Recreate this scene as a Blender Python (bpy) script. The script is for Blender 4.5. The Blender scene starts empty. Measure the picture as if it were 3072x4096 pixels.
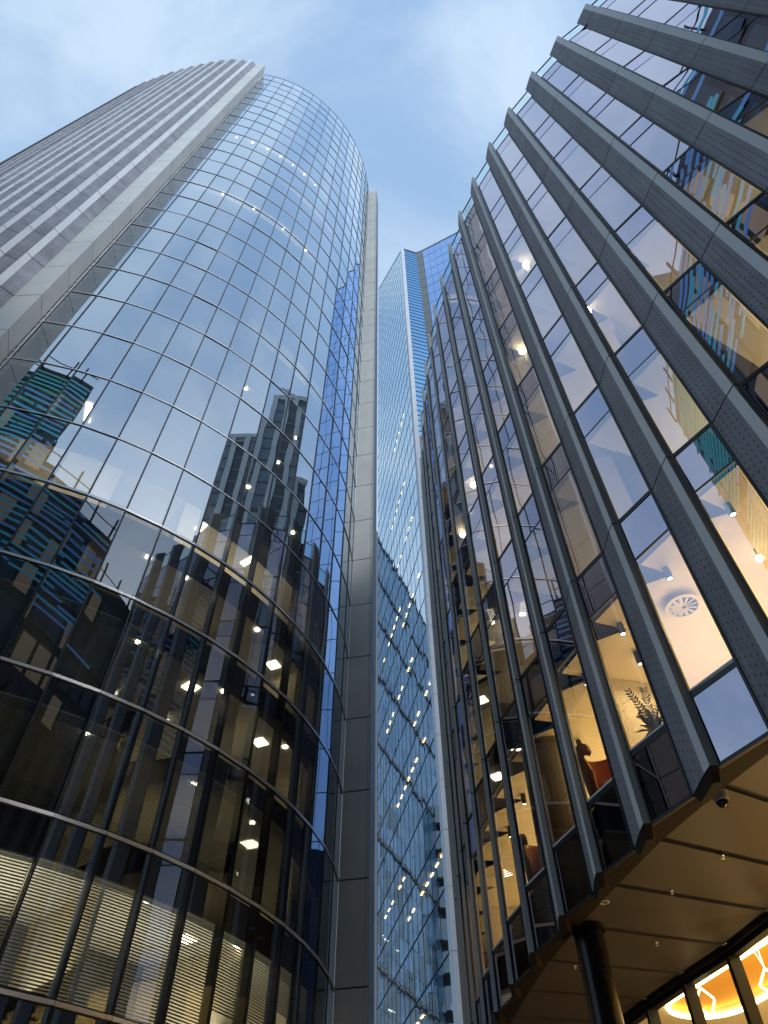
import bpy, math, random
from mathutils import Matrix, Vector

R = math.radians
random.seed(7)
sc = bpy.context.scene
COL = sc.collection
HC = 1.6                                   # eye height

# ------------------------------------------------------------------ camera
cam_d = bpy.data.cameras.new('camera')
cam = bpy.data.objects.new('camera', cam_d)
COL.objects.link(cam)
cam_d.sensor_fit = 'HORIZONTAL'
cam_d.sensor_width = 36.0
cam_d.lens = 2834.4 / 3072 * 36.0
cam_d.clip_start = 0.05
cam_d.clip_end = 3000
pit, rol = R(51.4627), R(-0.4746)
right0, fwd = Vector((1, 0, 0)), Vector((0, math.cos(pit), math.sin(pit)))
up0 = Vector((0, -math.sin(pit), math.cos(pit)))
rr = right0 * math.cos(rol) + up0 * math.sin(rol)
uu = up0 * math.cos(rol) - right0 * math.sin(rol)
M = Matrix(((rr.x, uu.x, -fwd.x, 0), (rr.y, uu.y, -fwd.y, 0), (rr.z, uu.z, -fwd.z, HC), (0, 0, 0, 1)))
cam.matrix_world = M
sc.camera = cam

# ------------------------------------------------------------------ world
SUN_EL, SUN_AZ = R(33), R(137)
w = bpy.data.worlds.new('World')
sc.world = w
w.use_nodes = True
nt = w.node_tree
nt.nodes.clear()
out = nt.nodes.new('ShaderNodeOutputWorld')
sky = nt.nodes.new('ShaderNodeTexSky')
sky.sky_type = 'NISHITA'
sky.sun_disc = False
sky.sun_elevation = SUN_EL
sky.sun_rotation = SUN_AZ
sky.ozone_density = 2.5
sky.dust_density = 1.5
bg = nt.nodes.new('ShaderNodeBackground')
bg.inputs['Strength'].default_value = 0.055
nt.links.new(sky.outputs[0], bg.inputs['Color'])
# thin overcast: cloud light that varies over the sky directions
tc = nt.nodes.new('ShaderNodeTexCoord')
mp = nt.nodes.new('ShaderNodeMapping')
mp.inputs['Scale'].default_value = (2.0, 2.0, 1.3)
mp.inputs['Location'].default_value = (0.35, 0.2, 0.1)
mp.inputs['Rotation'].default_value = (0.3, 0.4, 0.5)
n1 = nt.nodes.new('ShaderNodeTexNoise')
n1.inputs['Scale'].default_value = 1.7
n1.inputs['Detail'].default_value = 9
n1.inputs['Roughness'].default_value = 0.55
n1.inputs['Distortion'].default_value = 0.4
rmp = nt.nodes.new('ShaderNodeValToRGB')
rmp.color_ramp.interpolation = 'EASE'
rmp.color_ramp.elements[0].position = 0.33
rmp.color_ramp.elements[0].color = (0.27, 0.42, 0.62, 1)
rmp.color_ramp.elements[1].position = 0.66
rmp.color_ramp.elements[1].color = (0.53, 0.66, 0.79, 1)
bg2 = nt.nodes.new('ShaderNodeBackground')
bg2.inputs['Strength'].default_value = 1.0
add = nt.nodes.new('ShaderNodeAddShader')
nt.links.new(tc.outputs['Generated'], mp.inputs[0])
nt.links.new(mp.outputs[0], n1.inputs['Vector'])
nt.links.new(n1.outputs['Fac'], rmp.inputs[0])
nt.links.new(rmp.outputs[0], bg2.inputs['Color'])
nt.links.new(bg.outputs[0], add.inputs[0])
nt.links.new(bg2.outputs[0], add.inputs[1])
nt.links.new(add.outputs[0], out.inputs[0])

sl = bpy.data.lights.new('sun', 'SUN')
sl.energy = 1.15
sl.angle = R(15)
sl.color = (1, 0.985, 0.96)
so = bpy.data.objects.new('sun', sl)
COL.objects.link(so)
sd = Vector((math.sin(SUN_AZ) * math.cos(SUN_EL), math.cos(SUN_AZ) * math.cos(SUN_EL), math.sin(SUN_EL)))
so.rotation_euler = sd.to_track_quat('Z', 'Y').to_euler()

sc.view_settings.view_transform = 'Standard'
sc.view_settings.look = 'None'
sc.view_settings.exposure = 0.15
sc.view_settings.gamma = 1.0
try:
    sc.cycles.use_denoising = True
    sc.cycles.max_bounces = 10
    sc.cycles.glossy_bounces = 5
    sc.cycles.transparent_max_bounces = 14
    sc.cycles.diffuse_bounces = 3
    sc.cycles.caustics_reflective = False
    sc.cycles.sample_clamp_indirect = 4
except Exception:
    pass

# ------------------------------------------------------------------ helpers
def smooth_wave(nt, scale, dist, detail=1.0):
    """large-scale waviness of float glass, in metres"""
    g = nt.nodes.new('ShaderNodeNewGeometry')
    n = nt.nodes.new('ShaderNodeTexNoise')
    n.inputs['Scale'].default_value = scale
    n.inputs['Detail'].default_value = detail
    b = nt.nodes.new('ShaderNodeBump')
    b.inputs['Strength'].default_value = 1.0
    b.inputs['Distance'].default_value = dist
    nt.links.new(g.outputs['Position'], n.inputs['Vector'])
    nt.links.new(n.outputs['Fac'], b.inputs['Height'])
    return b


def mat_glass(name, trans, refl, base, scale=0.35, dist=0.01, gain=1.0, rough=0.0, trans2=None):
    m = bpy.data.materials.new(name)
    m.use_nodes = True
    nt = m.node_tree
    nt.nodes.clear()
    o = nt.nodes.new('ShaderNodeOutputMaterial')
    mx = nt.nodes.new('ShaderNodeMixShader')
    tr = nt.nodes.new('ShaderNodeBsdfTransparent')
    tr.inputs['Color'].default_value = (*trans, 1)
    gl = nt.nodes.new('ShaderNodeBsdfGlossy')
    gl.inputs['Color'].default_value = (*refl, 1)
    gl.inputs['Roughness'].default_value = rough
    b = smooth_wave(nt, scale, dist)
    nt.links.new(b.outputs[0], gl.inputs['Normal'])
    # Schlick reflectance, the same from both sides of the pane
    gg = nt.nodes.new('ShaderNodeNewGeometry')
    dt = nt.nodes.new('ShaderNodeVectorMath')
    dt.operation = 'DOT_PRODUCT'
    nt.links.new(gg.outputs['Incoming'], dt.inputs[0])
    nt.links.new(gg.outputs['Normal'], dt.inputs[1])

    def mm(op, a, b=None):
        q = nt.nodes.new('ShaderNodeMath')
        q.operation = op
        for i, v in enumerate((a, b)):
            if v is None:
                continue
            if isinstance(v, (int, float)):
                q.inputs[i].default_value = v
            else:
                nt.links.new(v, q.inputs[i])
        return q.outputs[0]
    lwo = mm('ADD', mm('MULTIPLY', mm('POWER', mm('SUBTRACT', 1.0, mm('ABSOLUTE', dt.outputs['Value'])), 4.2), 0.96), 0.06)
    ma = nt.nodes.new('ShaderNodeMath')
    ma.operation = 'MULTIPLY_ADD'
    ma.inputs[1].default_value = gain
    ma.inputs[2].default_value = base
    ma.use_clamp = True
    nt.links.new(lwo, ma.inputs[0])
    nt.links.new(ma.outputs[0], mx.inputs[0])
    nt.links.new(tr.outputs[0], mx.inputs[1])
    nt.links.new(gl.outputs[0], mx.inputs[2])
    nt.links.new(mx.outputs[0], o.inputs[0])
    return m


def mat(name, col, rough=0.5, metal=0.0, emit=None, estr=0.0, var=0.0, vscale=0.6, spec=None, bump=0.0, bscale=20):
    m = bpy.data.materials.new(name)
    m.use_nodes = True
    nt = m.node_tree
    p = nt.nodes['Principled BSDF']
    p.inputs['Base Color'].default_value = (*col, 1)
    p.inputs['Roughness'].default_value = rough
    p.inputs['Metallic'].default_value = metal
    if spec is not None:
        p.inputs['Specular IOR Level'].default_value = spec
    if emit:
        p.inputs['Emission Color'].default_value = (*emit, 1)
        p.inputs['Emission Strength'].default_value = estr
    if var or bump:
        g = nt.nodes.new('ShaderNodeNewGeometry')
    if var:
        n = nt.nodes.new('ShaderNodeTexNoise')
        n.inputs['Scale'].default_value = vscale
        n.inputs['Detail'].default_value = 5
        n.inputs['Roughness'].default_value = 0.65
        c = nt.nodes.new('ShaderNodeValToRGB')
        c.color_ramp.elements[0].position = 0.3
        c.color_ramp.elements[1].position = 0.7
        c.color_ramp.elements[0].color = (*[x * (1 - var) for x in col], 1)
        c.color_ramp.elements[1].color = (*[min(1, x * (1 + var)) for x in col], 1)
        nt.links.new(g.outputs['Position'], n.inputs['Vector'])
        nt.links.new(n.outputs['Fac'], c.inputs[0])
        nt.links.new(c.outputs[0], p.inputs['Base Color'])
        mr = nt.nodes.new('ShaderNodeMapRange')
        mr.inputs[3].default_value = max(0.02, rough - 0.1)
        mr.inputs[4].default_value = min(1, rough + 0.12)
        nt.links.new(n.outputs['Fac'], mr.inputs[0])
        nt.links.new(mr.outputs[0], p.inputs['Roughness'])
    if bump:
        n2 = nt.nodes.new('ShaderNodeTexNoise')
        n2.inputs['Scale'].default_value = bscale
        b = nt.nodes.new('ShaderNodeBump')
        b.inputs['Distance'].default_value = bump
        nt.links.new(g.outputs['Position'], n2.inputs['Vector'])
        nt.links.new(n2.outputs['Fac'], b.inputs['Height'])
        nt.links.new(b.outputs[0], p.inputs['Normal'])
    return m


def mat_perforated(name, col, du=0.17, dv=0.19, dark=0.25, var=0.12):
    """metal panel punched with rows of small raised slots, laid out on the panel's own UV in metres"""
    m = bpy.data.materials.new(name)
    m.use_nodes = True
    nt = m.node_tree
    p = nt.nodes['Principled BSDF']
    p.inputs['Roughness'].default_value = 0.6
    p.inputs['Metallic'].default_value = 0.1
    p.inputs['Specular IOR Level'].default_value = 0.25
    uv = nt.nodes.new('ShaderNodeUVMap')
    sx = nt.nodes.new('ShaderNodeSeparateXYZ')
    nt.links.new(uv.outputs[0], sx.inputs[0])

    def mth(op, a, b=None, c=None):
        n = nt.nodes.new('ShaderNodeMath')
        n.operation = op
        for i, v in enumerate((a, b, c)):
            if v is None:
                continue
            if isinstance(v, (int, float)):
                n.inputs[i].default_value = v
            else:
                nt.links.new(v, n.inputs[i])
        return n.outputs[0]
    u = mth('DIVIDE', sx.outputs[0], du)
    row = mth('FLOOR', u)
    v = mth('DIVIDE', sx.outputs[1], dv)
    v = mth('ADD', v, mth('MULTIPLY', row, 0.5))
    fu = mth('ABSOLUTE', mth('SUBTRACT', mth('FRACT', u), 0.5))
    fv = mth('ABSOLUTE', mth('SUBTRACT', mth('FRACT', v), 0.5))
    d = mth('ADD', mth('POWER', mth('DIVIDE', fu, 0.085), 2), mth('POWER', mth('DIVIDE', fv, 0.20), 2))
    dot = mth('LESS_THAN', d, 1.0)
    soft = mth('SUBTRACT', 1.0, mth('MINIMUM', d, 1.0))
    g = nt.nodes.new('ShaderNodeNewGeometry')
    n = nt.nodes.new('ShaderNodeTexNoise')
    n.inputs['Scale'].default_value = 1.1
    n.inputs['Detail'].default_value = 6
    nt.links.new(g.outputs['Position'], n.inputs['Vector'])
    c = nt.nodes.new('ShaderNodeValToRGB')
    c.color_ramp.elements[0].position = 0.3
    c.color_ramp.elements[1].position = 0.7
    c.color_ramp.elements[0].color = (*[x * (1 - var) for x in col], 1)
    c.color_ramp.elements[1].color = (*[x * (1 + var) for x in col], 1)
    nt.links.new(n.outputs['Fac'], c.inputs[0])
    # rain streaks down the panel and a slight tone shift from panel to panel
    cx = nt.nodes.new('ShaderNodeCombineXYZ')
    nt.links.new(mth('MULTIPLY', sx.outputs[0], 14.0), cx.inputs[0])
    nt.links.new(mth('MULTIPLY', sx.outputs[1], 0.35), cx.inputs[1])
    oi = nt.nodes.new('ShaderNodeObjectInfo')
    nt.links.new(mth('MULTIPLY', oi.outputs['Random'], 50.0), cx.inputs[2])
    ns = nt.nodes.new('ShaderNodeTexNoise')
    ns.inputs['Scale'].default_value = 1.0
    ns.inputs['Detail'].default_value = 4
    nt.links.new(cx.outputs[0], ns.inputs['Vector'])
    wn = nt.nodes.new('ShaderNodeTexWhiteNoise')
    wn.noise_dimensions = '2D'
    cw = nt.nodes.new('ShaderNodeCombineXYZ')
    nt.links.new(mth('FLOOR', mth('DIVIDE', mth('ADD', sx.outputs[1], 0.1), 4.03)), cw.inputs[0])
    nt.links.new(oi.outputs['Random'], cw.inputs[1])
    nt.links.new(cw.outputs[0], wn.inputs['Vector'])
    tone = mth('ADD', mth('MULTIPLY', ns.outputs['Fac'], 0.55), mth('ADD', mth('MULTIPLY', wn.outputs['Value'], 0.16), 0.64))
    vm = nt.nodes.new('ShaderNodeVectorMath')
    vm.operation = 'SCALE'
    nt.links.new(c.outputs[0], vm.inputs[0])
    nt.links.new(tone, vm.inputs['Scale'])
    mx = nt.nodes.new('ShaderNodeMixRGB')
    nt.links.new(mth('MULTIPLY', dot, 0.75), mx.inputs[0])
    nt.links.new(vm.outputs[0], mx.inputs[1])
    mx.inputs[2].default_value = (*[x * dark for x in col], 1)
    nt.links.new(mx.outputs[0], p.inputs['Base Color'])
    b = nt.nodes.new('ShaderNodeBump')
    b.inputs['Distance'].default_value = 0.02
    nt.links.new(soft, b.inputs['Height'])
    nt.links.new(b.outputs[0], p.inputs['Normal'])
    return m


class MB:
    """collects faces (world coordinates); build() links them as ONE mesh object"""
    def __init__(s):
        s.v, s.f, s.mi, s.uv, s.sm = [], [], [], [], []

    def face(s, pts, mi=0, uvs=None, smooth=False):
        i = len(s.v)
        s.v += [tuple(p) for p in pts]
        s.f.append(tuple(range(i, i + len(pts))))
        s.mi.append(mi)
        s.uv += uvs if uvs else [(0, 0)] * len(pts)
        s.sm.append(smooth)

    def wall(s, a, b, z0, z1, mi=0, u0=0.0):
        L = math.hypot(b[0] - a[0], b[1] - a[1])
        s.face([(a[0], a[1], z0), (b[0], b[1], z0), (b[0], b[1], z1), (a[0], a[1], z1)], mi,
               [(u0, z0), (u0 + L, z0), (u0 + L, z1), (u0, z1)])

    def prism(s, poly, z0, z1, mi=0, mis=None, cap=True, capmi=None):
        n = len(poly)
        for i in range(n):
            s.wall(poly[i], poly[(i + 1) % n], z0, z1, mis[i] if mis else mi)
        if cap:
            c = mi if capmi is None else capmi
            s.face([(p[0], p[1], z1) for p in poly], c)
            s.face([(p[0], p[1], z0) for p in reversed(poly)], c)

    def box(s, c, size, mi=0, rz=0.0, rot=None):
        hx, hy, hz = size[0] / 2, size[1] / 2, size[2] / 2
        mtx = rot if rot else Matrix.Rotation(rz, 3, 'Z')
        P = [mtx @ Vector((x * hx, y * hy, z * hz)) + Vector(c) for z in (-1, 1) for (x, y) in ((-1, -1), (1, -1), (1, 1), (-1, 1))]
        for q in ((0, 3, 2, 1), (4, 5, 6, 7), (0, 1, 5, 4), (1, 2, 6, 5), (2, 3, 7, 6), (3, 0, 4, 7)):
            s.face([P[k] for k in q], mi, [(0, 0), (1, 0), (1, 1), (0, 1)])

    def tube(s, pts, r, n=8, mi=0, closed=False, caps=True):
        pts = [Vector(p) for p in pts]
        rings = []
        for i, p in enumerate(pts):
            if closed:
                d = pts[(i + 1) % len(pts)] - pts[i - 1]
            else:
                d = pts[min(i + 1, len(pts) - 1)] - pts[max(i - 1, 0)]
            d.normalize()
            a = d.cross(Vector((0, 0, 1)))
            if a.length < 1e-3:
                a = Vector((1, 0, 0))
            a.normalize()
            b = d.cross(a)
            ri = r[i] if isinstance(r, (list, tuple)) else r
            rings.append([p + a * ri * math.cos(2 * math.pi * k / n) + b * ri * math.sin(2 * math.pi * k / n) for k in range(n)])
        m = len(rings)
        for i in range(m if closed else m - 1):
            A, B = rings[i], rings[(i + 1) % m]
            for k in range(n):
                s.face([A[k], A[(k + 1) % n], B[(k + 1) % n], B[k]], mi, smooth=True)
        if caps and not closed:
            s.face(list(reversed(rings[0])), mi)
            s.face(rings[-1], mi)

    def disc(s, c, r, n=24, mi=0, up=False, ry=None):
        P = [(c[0] + r * math.cos(2 * math.pi * k / n), c[1] + (ry or r) * math.sin(2 * math.pi * k / n), c[2]) for k in range(n)]
        s.face(P if up else P[::-1], mi)

    def lathe(s, prof, c, n=16, mi=0):
        for (r0, z0), (r1, z1) in zip(prof[:-1], prof[1:]):
            for k in range(n):
                a, b = 2 * math.pi * k / n, 2 * math.pi * (k + 1) / n
                s.face([(c[0] + r0 * math.cos(a), c[1] + r0 * math.sin(a), c[2] + z0), (c[0] + r0 * math.cos(b), c[1] + r0 * math.sin(b), c[2] + z0),
                        (c[0] + r1 * math.cos(b), c[1] + r1 * math.sin(b), c[2] + z1), (c[0] + r1 * math.cos(a), c[1] + r1 * math.sin(a), c[2] + z1)], mi, smooth=True)

    def build(s, name, mats, parent=None, merge=False):
        me = bpy.data.meshes.new(name)
        o0 = parent_origin(parent)
        me.from_pydata([(v[0] - o0[0], v[1] - o0[1], v[2] - o0[2]) for v in s.v], [], s.f)
        if not isinstance(mats, (list, tuple)):
            mats = [mats]
        for m in mats:
            me.materials.append(m)
        me.polygons.foreach_set('material_index', s.mi)
        me.polygons.foreach_set('use_smooth', s.sm)
        uvl = me.uv_layers.new(name='UVMap')
        uvl.data.foreach_set('uv', [x for p in s.uv for x in p])
        me.update()
        if merge:
            import bmesh
            bm = bmesh.new()
            bm.from_mesh(me)
            bmesh.ops.remove_doubles(bm, verts=bm.verts, dist=1e-4)
            bm.to_mesh(me)
            bm.free()
        o = bpy.data.objects.new(name, me)
        COL.objects.link(o)
        if parent:
            o.parent = parent
        return o


def parent_origin(p):
    x = Vector((0, 0, 0))
    while p is not None:
        x += p.location
        p = p.parent
    return x


def thing(name, label, cat, loc=(0, 0, 0), group=None):
    o = bpy.data.objects.new(name, None)
    o.empty_display_size = 0.5
    COL.objects.link(o)
    o.location = loc
    tag(o, label, cat, group)
    return o


def tag(o, label, cat, group=None, kind=None):
    o['label'] = label
    o['category'] = cat
    if group:
        o['group'] = group
    if kind:
        o['kind'] = kind


def lin(*c):
    """sRGB 0-255 -> linear"""
    return tuple(((x / 255 + 0.055) / 1.055) ** 2.4 if x > 10 else x / 255 / 12.92 for x in c)


# ------------------------------------------------------------------ materials
M_gl_tower = mat_glass('tower_glass', (0.62, 0.64, 0.62), (0.84, 0.92, 1.0), 0.42, 0.28, 0.010, 1.0)
M_gl_tlow = mat_glass('tower_glass_clear', (0.66, 0.67, 0.64), (0.74, 0.86, 1.0), 0.13, 0.28, 0.010, 1.0)
M_gl_office = mat_glass('office_glass', (0.70, 0.68, 0.66), (0.95, 0.90, 0.99), 0.36, 0.35, 0.008, 0.9)
M_gl_spandrel = mat_glass('spandrel_glass', (0.05, 0.05, 0.06), (0.88, 0.83, 0.96), 0.38, 0.35, 0.010, 0.9)
M_gl_blue = mat_glass('blue_mirror_glass', (0.7, 0.72, 0.72), (0.86, 0.96, 1.0), 0.42, 0.8, 0.004, 0.8)
M_gl_deep = mat_glass('deep_blue_glass', (0.1, 0.13, 0.2), (0.50, 0.68, 1.0), 0.70, 0.3, 0.012, 0.8)
M_gl_clear = mat_glass('clear_glass', (0.80, 0.93, 0.92), (0.9, 1, 1), 0.04, 0.3, 0.004, 0.8)
M_gl_shop = mat_glass('shop_glass', (0.93, 0.93, 0.92), (0.9, 0.9, 0.95), 0.02, 0.3, 0.004, 0.7)
M_black = mat('black_gasket', (0.008, 0.009, 0.011), 0.45)
M_frame = mat('anodised_frame', (0.028, 0.03, 0.036), 0.4, 0.4, var=0.15)
M_alu = mat('aluminium_strip', (0.95, 0.95, 0.93), 0.30, 0.45)
M_bulk = mat('ceiling_void_lining', (0.06, 0.062, 0.07), 0.8, var=0.2)
M_ceil = mat('office_ceiling', (0.62, 0.60, 0.54), 0.9, var=0.08)
M_core = mat('core_wall_paint', (0.11, 0.105, 0.10), 0.8, var=0.1)
M_floor_in = mat('carpet', (0.06, 0.06, 0.065), 0.95)
M_lamp = mat('lit_ceiling_panel', (1, 1, 1), 0.5, emit=(1.0, 0.90, 0.62), estr=9)
M_spot = mat('lit_downlight', (1, 1, 1), 0.5, emit=(1.0, 0.90, 0.66), estr=16)
M_blind = mat('blind_slat', (0.50, 0.52, 0.47), 0.7, var=.08, vscale=.9)
M_perf = mat_perforated('perforated_grey_metal', (0.31, 0.31, 0.335), 0.125, 0.16, 0.2)
M_perf_l = mat_perforated('perforated_pale_metal', (0.25, 0.27, 0.315), 0.14, 0.2, 0.55, 0.2)
M_strip = mat('pale_metal_edge', (0.80, 0.81, 0.81), 0.45, 0.0, var=0.06)
M_strip_l = mat('pale_edge_tower', (0.64, 0.69, 0.75), 0.5, 0.0, var=0.06)
M_clad = mat('warm_grey_cladding', (0.70, 0.71, 0.68), 0.40, 0.0, var=0.10, vscale=0.5)
M_clad2 = mat('dark_grey_cladding', (0.16, 0.165, 0.175), 0.4, 0.4, var=0.08)
M_reveal = mat('pale_bronze_reveal', (0.45, 0.45, 0.43), 0.4, 0.1, var=0.08)
M_bronze = mat('bronze_reveal', (0.17, 0.155, 0.125), 0.35, 0.6, var=0.1)
M_soffit = mat('bronze_soffit_panel', (0.085, 0.076, 0.068), 0.42, 0.2, var=0.07, vscale=1.2)
M_fascia = mat('dark_bronze_fascia', (0.020, 0.014, 0.010), 0.6, 0.0, var=0.12, spec=.25)
M_ground = mat('stone_paving', (0.36, 0.34, 0.31), 0.8, var=0.12, vscale=0.8, bump=0.003)
M_room = mat('room_ceiling', (0.74, 0.66, 0.50), 0.9)
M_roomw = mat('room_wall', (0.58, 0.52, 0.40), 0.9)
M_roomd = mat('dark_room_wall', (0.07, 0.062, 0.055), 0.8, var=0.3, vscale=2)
M_orange = mat('orange_wall_finish', (0.85, 0.42, 0.06), 0.8)
M_led = mat('led_tube', (1, 1, 1), 0.5, emit=(1.0, 0.86, 0.35), estr=6)
M_led2 = mat('lamp_tube', (1, 1, 1), 0.5, emit=(1.0, 0.88, 0.42), estr=4.5)
M_leather = mat('tan_orange_leather', (0.66, 0.20, 0.035), 0.45, var=0.12, vscale=6)
M_white = mat('white_plastic', (0.7, 0.7, 0.68), 0.35)
M_leaf = mat('leaf_green', (0.03, 0.065, 0.035), 0.5, var=0.25, vscale=8)
M_stem = mat('stem_green', (0.05, 0.08, 0.03), 0.6)
M_pot = mat('terracotta_pot', (0.42, 0.15, 0.11), 0.6, var=0.08, vscale=5)
M_col_white = mat('white_metal_column', (0.62, 0.67, 0.74), 0.45, 0.15, var=0.04)
M_conc = mat('grey_mesh_panel', (0.21, 0.23, 0.24), 0.8, var=0.1, vscale=3, bump=0.02, bscale=9)
M_line2 = mat('pale_blue_joint', (0.03, 0.06, 0.11), 0.8, spec=.1)
M_line = mat('blue_joint', (0.03, 0.07, 0.14), 0.5)
M_globe = mat('lit_globe', (1, 1, 1), 0.5, emit=(1.0, 0.93, 0.68), estr=14)
M_column = mat('dark_bronze_column', (0.022, 0.019, 0.017), 0.28, 0.6, var=0.2)

# ------------------------------------------------------------------ ground
g = MB()
g.face([(-600, -600, 0), (600, -600, 0), (600, 600, 0), (-600, 600, 0)])
go = g.build('ground', M_ground)
go['kind'] = 'structure'
g = MB()
for ix in range(-8, 9):
    for iy in range(-8, 20):
        x, y = ix * 1.2, iy * 1.2
        g.face([(x + .005, y + .005, 0.006), (x + 1.195, y + .005, 0.006), (x + 1.195, y + 1.195, 0.006), (x + .005, y + 1.195, 0.006)])
go = g.build('pavement', mat('granite_slabs', (0.42, 0.40, 0.37), 0.7, var=0.15, vscale=2))
go['kind'] = 'structure'

# ================================================================== curved glass tower
CX, CY, RR = -19.593, 31.891, 17.56
def th(m):
    return R(-81.74 + 4.91 * m)
def cp(m, r=RR):
    return (CX + r * math.cos(th(m)), CY + r * math.sin(th(m)))
def zr(r):
    return HC + 5.753 + 4.004 * r
NB = 16
tower = thing('curved_glass_tower', 'tall curved blue glass office tower with stepped grey metal fins on its left flank', 'office tower', (CX, CY, 0))
TOPR = 29
CEIL_TOP = HC + 5.72

def pane_quad(m, r, mb, mi=0, inset=0.035, za=None, zb=None):
    a, b = cp(m), cp(m + 1)
    z0, z1 = (za if za is not None else zr(r)), (zb if zb is not None else zr(r + 1))
    t = Vector((b[0] - a[0], b[1] - a[1], 0)).normalized()
    n = Vector((t.y, -t.x, 0))
    ga, gb = random.gauss(0, .0035), random.gauss(0, .0028)
    W, H = 0.75, (z1 - z0) / 2
    A, B = Vector((*a, 0)) + t * inset, Vector((*b, 0)) - t * inset
    z0 += 0.04; z1 -= 0.04
    q = []
    for P, su in ((A, -1), (B, 1)):
        for z, sv in ((z0, -1), (z1, 1)):
            q.append(P + n * (su * W * ga + sv * H * gb) + Vector((0, 0, z)))
    mb.face([q[0], q[2], q[3], q[1]], mi)

rest = MB()
for r in range(-2, TOPR):
    for m in range(NB):
        z0 = 0.05 if r == -2 else None
        if -1 <= r <= 4:
            w_ = MB()
            pane_quad(m, r, w_)
            w_.build('window', M_gl_tlow if r <= 3 else M_gl_tower, tower)
        else:
            pane_quad(m, r, rest, za=z0)
o = rest.build('upper_windows', M_gl_tower, tower)
o['kind'] = 'stuff'

# mullions and transoms
for m in range(1, NB):
    mb = MB()
    a = cp(m, RR + 0.012)
    mb.box((a[0], a[1], zr(TOPR) / 2), (0.05, 0.055, zr(TOPR)), 0, th(m))
    b = cp(m, RR - 0.20)
    mb.box((b[0], b[1], zr(TOPR) / 2), (0.30, 0.07, zr(TOPR) - 0.1), 1, th(m))
    mb.build('mullion', [M_frame, M_black], tower)
for r in range(-1, TOPR + 1):
    mb = MB()
    z = zr(r)
    for m in range(NB):
        hw = .05 if r <= 4 else .026
        for (r0, r1, za, zb, mi) in ((RR - .04, RR + .012, z - hw - .04, z + hw + .04, 0), (RR - .02, RR + .04, z - hw, z + hw, 1)):
            P = [cp(m + (0.004 if mi else 0), r0), cp(m + 1 - (0.004 if mi else 0), r0), cp(m + 1 - (0.004 if mi else 0), r1), cp(m + (0.004 if mi else 0), r1)]
            if mi:
                mb.prism(P, za, zb, 1)
            else:
                mb.wall(P[3], P[2], za, z - hw - .004, 0)
                mb.wall(P[3], P[2], z + hw + .004, zb, 0)
                mb.face([(*P[0], za), (*P[3], za), (*P[2], za), (*P[1], za)], 0)
                mb.face([(*P[0], zb), (*P[1], zb), (*P[2], zb), (*P[3], zb)], 0)
    mb.build('transom', [M_frame, M_alu], tower)

# slabs, ceilings, ceiling-edge lining
def ring(mb, r0, r1, z, mi, m0=0, m1=NB, up=False):
    for m in range(m0, m1):
        q = [(*cp(m, r0), z), (*cp(m + 1, r0), z), (*cp(m + 1, r1), z), (*cp(m, r1), z)]
        mb.face(q if up else q[::-1], mi)
lit_rows = {0, 1, 2, 3, 4, 9, 14, 17}
for r in range(-1, TOPR + 1):
    mb = MB()
    z = zr(r)
    for m in range(NB):
        mb.wall(cp(m, RR - .42), cp(m + 1, RR - .42), z - .95, z + .12, 0)      # edge lining
    ring(mb, RR - .42, RR - .75, z - .95, 0)
    for m in range(NB):
        mb.wall(cp(m, RR - .75), cp(m + 1, RR - .75), z - .95, z - .72, 1)
    ring(mb, RR - .75, RR - 7.2, z - .72, 1)
    ring(mb, RR - .42, RR - 7.2, z + .12, 2, up=True)
    mb.build('floor_slab', [M_bulk, M_ceil, M_floor_in], tower)
core = MB()
for m in range(NB):
    core.wall(cp(m, RR - 7.2), cp(m + 1, RR - 7.2), 0, zr(TOPR), 0)
core.build('core_wall', M_core, tower)
# room partitions, pale where the photo shows lit offices
for (m, r) in ((3, 0), (7, 0), (11, 0), (14, 0), (2, 1), (9, 1), (13, 1), (5, 2), (10, 2), (13, 2), (4, 3), (9, 3), (12, 3), (4, 4), (6, 9), (10, 14), (15, 2), (15, 4), (6, 4)):
    mb = MB()
    a, b = cp(m + .5, RR - 1.0), cp(m + .5, RR - 7.1)
    mb.prism([a, b, (b[0] + .1, b[1] + .05), (a[0] + .1, a[1] + .05)], zr(r) + .125, zr(r + 1) - .725)
    mb.build('partition', M_roomw, tower)
# ceiling lights
def clight(m, r, rad, size=(0.62, 0.62), mt=None, round_=False):
    mb = MB()
    c = cp(m, RR - rad)
    z = zr(r + 1) - .74
    if round_:
        mb.lathe([(0.09, 0.02), (0.10, -0.03), (0.0, -0.035)], (c[0], c[1], z), 10)
    else:
        mb.box((c[0], c[1], z), (size[0], size[1], .035), 0, th(m))
    mb.build('ceiling_light', mt or M_lamp, tower)
for m in (10.5, 12.4):
    clight(m, 0, 2.2, (.55, .55))
for m in (12.3,):
    clight(m, 1, 2.0, (.55, .55))
for m in (8.7, 11.9):
    clight(m, 2, 1.9, (.5, .5))
for m in (11.9,):
    clight(m, 3, 1.8, (.5, .5))
for m, q in ((7.5, 1.3), (9.6, 1.3)):
    clight(m, 4, q, (1.5, .3) if m < 12 else (.6, .6))
for m in (2.6,):
    clight(m, 5, 1.6, (1.1, .28))
for r_, ms in ((14, (2.6, 4.6, 6.7, 8.6)), (19, (2.4, 3.6, 4.7, 5.8, 6.9, 8.0)), (19, (1.2,)), (0, (6.4, 8.6, 11.4, 5.2)), (1, (9.1, 11.3, 6.2)), (2, (9.4, 12.4, 6.6)), (3, (6.1, 7.3, 10.2)), (5, (8.6, 11.2)), (6, (9.7,)), (7, (7.4, 10.5))):
    for m in ms:
        clight(m, r_, 1.1, mt=M_spot, round_=True)
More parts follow.
